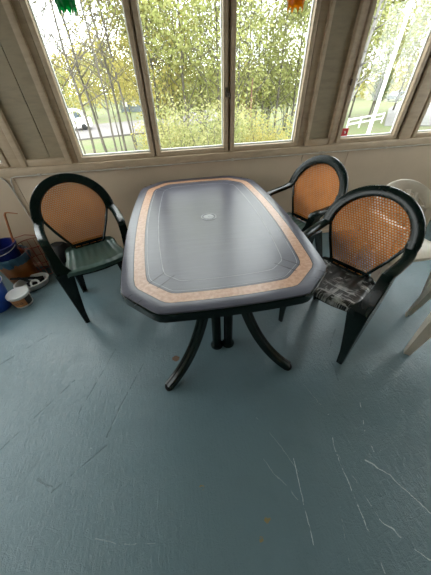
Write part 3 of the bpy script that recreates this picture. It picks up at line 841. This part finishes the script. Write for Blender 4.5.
# middle pane: dense fresh foliage
for i, (az, d, h, lm, nl) in enumerate([(-1.2, 21, 13.5, leaf_y, 9000), (1.4, 25, 15, leaf_g, 11000), (4.2, 19, 14.5, leaf_g, 11000), (7.4, 24, 15, leaf_g, 11000), (10.4, 20, 14, leaf_g, 9000)]):
    tree('leafy_tree', az, d, h, .10, nl, lm, 'fresh green tree filling the middle pane, %s trunk from the left' % ordn[i], seed=40 + i, size=.10, spread=1.3, crown=.10, nb=32, group='green trees behind the middle pane')
# third pane: bare left, green right
for i, (az, d, h, r, bm_) in enumerate([(12.3, 24, 15, .09, bark), (13.9, 20, 14, .075, bark), (15.4, 22, 14, .08, bark), (17.4, 26, 15, .08, bark)]):
    tree('bare_tree', az, d, h, r, 700, leaf_p, 'bare twiggy tree seen through the third pane, %s from the left' % ordn[i], bm_, seed=60 + i, size=.06, nb=28, spread=.8, twig=1.15, group='bare trees behind the third pane')
tree('broken_trunk', 16.6, 17.5, 4.9, .17, 0, None, 'short red-brown broken trunk seen through the third pane', bark_red, nb=1, seed=70, crown=.6, spread=.4)
for i, (az, d, h, lm, nl) in enumerate([(18.6, 27, 13, leaf_g, 9500), (21.4, 22, 12.5, leaf_g, 9500), (24.6, 25, 13.5, leaf_g, 9500), (28.2, 24, 13.5, leaf_g, 5000)]):
    tree('leafy_tree', az, d, h, .09, nl, lm, 'green tree at the right of the third pane, %s from the left' % ordn[i], seed=80 + i, size=.10, spread=1.25, crown=.10, nb=30, group='green trees behind the third pane')
for i, (az, d, h, lm) in enumerate([(-.4, 32, 6.0, leaf_y), (3.4, 34, 6.4, leaf_g), (7.0, 33, 6.2, leaf_g), (10.6, 34, 6.0, leaf_y), (13.6, 32, 5.8, leaf_y), (16.6, 34, 6.0, leaf_p), (19.8, 33, 6.2, leaf_g), (23.4, 34, 6.4, leaf_g)]):
    shrub(az, d, h, 2.7, 2600, lm, 'tall thicket of saplings behind the middle and third panes, %s from the left' % ordn[i], .15, 40 + i, 'thicket behind the green trees')
# right panes
tree('birch_tree', 33.2, 19, 14, .12, 1500, leaf_g, 'pale birch with bare lower trunk seen left of the flagpole', birch_m, lean=.05, seed=90, size=.06, nb=26, crown=.25, twig=1.15)
for i, (az, d, h, lm, nl) in enumerate([(31.0, 40, 14, leaf_g, 9500), (34.4, 46, 14.5, leaf_g, 11000), (37.4, 44, 14.5, leaf_g, 11000), (40.6, 54, 11.0, leaf_y, 4500), (44.5, 48, 13, leaf_g, 4500), (48.5, 40, 12, leaf_y, 4000), (52, 38, 13, leaf_g, 4000)]):
    tree('leafy_tree', az, d, h, .14, nl, lm, 'pale green tree beyond the lawn at the right, %s from the left' % ordn[i], seed=100 + i, size=.17, spread=1.8, crown=.1, nb=28, group='trees beyond the right lawn')
# shrubs close below
for i, (az, d, h, w, lm) in enumerate([(-1.2, 15, 3.4, 1.4, leaf_y), (1.6, 11, 4.1, 1.3, leaf_p), (5.4, 12.5, 4.4, 1.5, leaf_p), (9.0, 10.5, 4.2, 1.3, leaf_p), (12.6, 12, 4.0, 1.4, leaf_p), (15.8, 14, 3.8, 1.5, leaf_p), (19.0, 12.5, 3.7, 1.4, leaf_y), (22.8, 14, 3.4, 1.5, leaf_g), (27, 14, 2.6, 1.3, leaf_g)]):
    shrub(az, d, h, w, 5600, lm, 'leafy spring shrub just below the windows, %s from the left' % ordn[i], seed=i, size=.05)
shrub(37.9, 46, 5.2, 1.5, 3000, leaf_d, 'dark green conifer-like bush behind the white rail fence', .14, 31, None)
# far woodland belt: nobody could count it
rng = random.Random(5); q = G()
for k in range(190):
    az = rng.uniform(-32, 62); d = rng.uniform(75, 100); x, y = P2(az, d); hh = rng.uniform(3.5, 8.5) if az < -1 or az > 30 else rng.uniform(6, 10)
    leaves(q, rng, (x, y, ZG + hh * .5), (2.6, 2.6, hh * .55), 90, .45)
tag(q.build('woodland', leaf_y), 'distant yellow-green woodland belt on the horizon', 'woodland', None, 'stuff')

# flagpole, rail fence, van, shed, parked car
x, y = P2(38.1, 12.3)
t = tag(empty('flagpole', (x, y, ZG)), 'tall white flagpole seen through the right window', 'pole')
q = G(); q.tube([(0, 0, 0), (0, 0, 3), (0, 0, 7), (0, 0, 11)], [.068, .064, .055, .035], 16); q.build('pole', white_paint, t)
q = G(); q.lathe([(.04, 10.99), (.07, 11.03), (.07, 11.1), (.02, 11.16)], 16); q.build('finial', white_paint, t)
q = G(); q.box((-.25, -.25, -.05), (.25, .25, .12), .02); q.build('base', drive_m, t)
t = tag(empty('rail_fence', (0, 0, ZG)), 'low white two-rail fence across the lawn at the right', 'fence')
fa, fb = Vector((*P2(34.4, 34.5), 0)), Vector((*P2(39.6, 40.5), 0))
for zz in (.45, .90):
    q = G(); dv = (fb - fa); nrm = Vector((-dv.y, dv.x, 0)).normalized() * .03
    q.loft([[fa + nrm + Vector((0, 0, zz)), fa - nrm + Vector((0, 0, zz)), fa - nrm + Vector((0, 0, zz + .16)), fa + nrm + Vector((0, 0, zz + .16))], [fb + nrm + Vector((0, 0, zz)), fb - nrm + Vector((0, 0, zz)), fb - nrm + Vector((0, 0, zz + .16)), fb + nrm + Vector((0, 0, zz + .16))]]); q.build('rail', white_paint, t)
for k in range(4):
    p = fa.lerp(fb, k / 3); q = G(); q.box((p.x - .06, p.y - .03, -.1), (p.x + .06, p.y + .09, 1.1), .01); q.build('post', white_paint, t)

def vehicle(name, loc, rz, label, paint, L, H, W, van):
    t = tag(empty(name, loc, rz), label, 'van' if van else 'car')
    pr = ([(-L / 2, .35), (-L / 2, H * .93), (-L / 2 + .15, H), (L * .20, H), (L * .33, H * .88), (L * .42, H * .58), (L * .5, H * .48), (L * .5, .35)] if van else
          [(-L / 2, .35), (-L / 2, H * .60), (-L * .36, H * .66), (-L * .24, H * .97), (L * .08, H), (L * .22, H * .68), (L * .46, H * .58), (L * .5, .35)])
    q = G(); rg = []
    for yy, k in ((-W / 2, .94), (-W / 2 + .08, 1), (W / 2 - .08, 1), (W / 2, .94)): rg.append([(px * (k if abs(px) > 1 else 1), yy * (1 - .10 * max(0, pz / H - .5)), pz * (.97 if k < 1 and pz > .5 else 1)) for px, pz in pr])
    q.loft(rg); q.build('body', paint, t)
    for s in (-1, 1):
        q = G(); y = s * (W / 2 * .965)
        if van: pts = [(L * .16, H * .58), (L * .36, H * .58), (L * .29, H * .84), (L * .16, H * .88)]
        else: pts = [(-L * .30, H * .68), (L * .19, H * .68), (L * .06, H * .92), (-L * .22, H * .92)]
        q.loft([[(a, y - .02, b) for a, b in pts], [(a, y + .02, b) for a, b in pts]]); q.build('side_window', window_dark, t, False)
        for wx in (-L * .32, L * .32):
            q = G(); rr = .34
            q.loft([[(wx + r * math.cos(2 * PI * k / 20), y + dy, rr + r * math.sin(2 * PI * k / 20)) for k in range(20)] for r, dy in ((rr - .06, -.10), (rr, -.06), (rr, .04), (rr - .08, .06))]); q.build('wheel', tyre_m, t)
    q = G()
    if van: w4 = [(L * .425, H * .60), (L * .345, H * .86)]
    else: w4 = [(L * .215, H * .70), (L * .09, H * .95)]
    (a0, z0), (a1, z1) = w4; ww = W * .42
    q.loft([[(a0 + d, -ww, z0), (a0 + d, ww, z0), (a1 + d, ww * .92, z1), (a1 + d, -ww * .92, z1)] for d in (-.03, .04)]); q.build('windscreen', window_dark, t, False)
    return t
vehicle('van', (-12.2, 40.3, ZG + .13), .12, 'white van parked on the road behind the left pane', white_paint, 5.0, 2.25, 1.9, True)
vehicle('car', (*P2(40.6, 72), ZG + .1), .3, 'grey car parked beyond the driveway at the right', grey_metal, 4.3, 1.5, 1.75, False)
t = tag(empty('shed', (-6.6, 63, ZG)), 'pale blue shed behind the trees at the right of the left pane', 'shed')
q = G(); q.box((-1.9, -1.5, 0), (1.9, 1.5, 2.6)); q.build('walls', siding_m, t, False)
q = G(); q.loft([[(-2.1, -1.8, 2.5), (2.1, -1.8, 2.5), (2.1, -1.8, 2.62), (0, -1.8, 3.4), (-2.1, -1.8, 2.62)], [(-2.1, 1.8, 2.5), (2.1, 1.8, 2.5), (2.1, 1.8, 2.62), (0, 1.8, 3.4), (-2.1, 1.8, 2.62)]]); q.build('roof', roof_m, t, False)
for x in (-.9, .9):
    q = G(); q.box((x - .45, -1.55, .9), (x + .45, -1.49, 1.9), .01); q.build('window', white_paint, t)

# ------------------------------------------------------------------ sky and view
w = bpy.data.worlds.new('overcast'); bpy.context.scene.world = w; w.use_nodes = True; nt = w.node_tree
bg = nt.nodes['Background']; co = nt.nodes.new('ShaderNodeTexCoord'); nz = nt.nodes.new('ShaderNodeTexNoise'); nz.inputs['Scale'].default_value = 2.5; nz.inputs['Detail'].default_value = 5
nt.links.new(co.outputs['Generated'], nz.inputs['Vector'])
rp = nt.nodes.new('ShaderNodeValToRGB'); rp.color_ramp.elements[0].position = .3; rp.color_ramp.elements[0].color = (.86, .90, .97, 1); rp.color_ramp.elements[1].position = .7; rp.color_ramp.elements[1].color = (1, 1, 1, 1)
nt.links.new(nz.outputs['Fac'], rp.inputs[0]); nt.links.new(rp.outputs[0], bg.inputs['Color'])
bg.inputs['Strength'].default_value = 8.0

sc = bpy.context.scene
sc.view_settings.view_transform = 'Standard'; sc.view_settings.look = 'None'; sc.view_settings.gamma = 1; sc.view_settings.use_curve_mapping = False
sc.view_settings.exposure = 0.0

def look():
    yaw, pitch, roll = math.radians(-8.417), math.radians(41.36), math.radians(-2.26)
    F = Vector((0, math.cos(pitch), -math.sin(pitch))); R0 = Vector((1, 0, 0)); U0 = R0.cross(F)
    R = R0 * math.cos(roll) + U0 * math.sin(roll); U = -R0 * math.sin(roll) + U0 * math.cos(roll)
    M = Matrix.Rotation(yaw, 3, 'Z'); R, U, F = M @ R, M @ U, M @ F
    return Matrix(((R.x, U.x, -F.x, 0), (R.y, U.y, -F.y, 0), (R.z, U.z, -F.z, 1.33), (0, 0, 0, 1)))
cd = bpy.data.cameras.new('camera'); cam = bpy.data.objects.new('camera', cd); C.objects.link(cam)
cd.sensor_fit = 'VERTICAL'; cd.sensor_height = 36; cd.lens = 240 / 575 * 36; cd.clip_start = .05; cd.clip_end = 400
cam.matrix_world = look(); sc.camera = cam
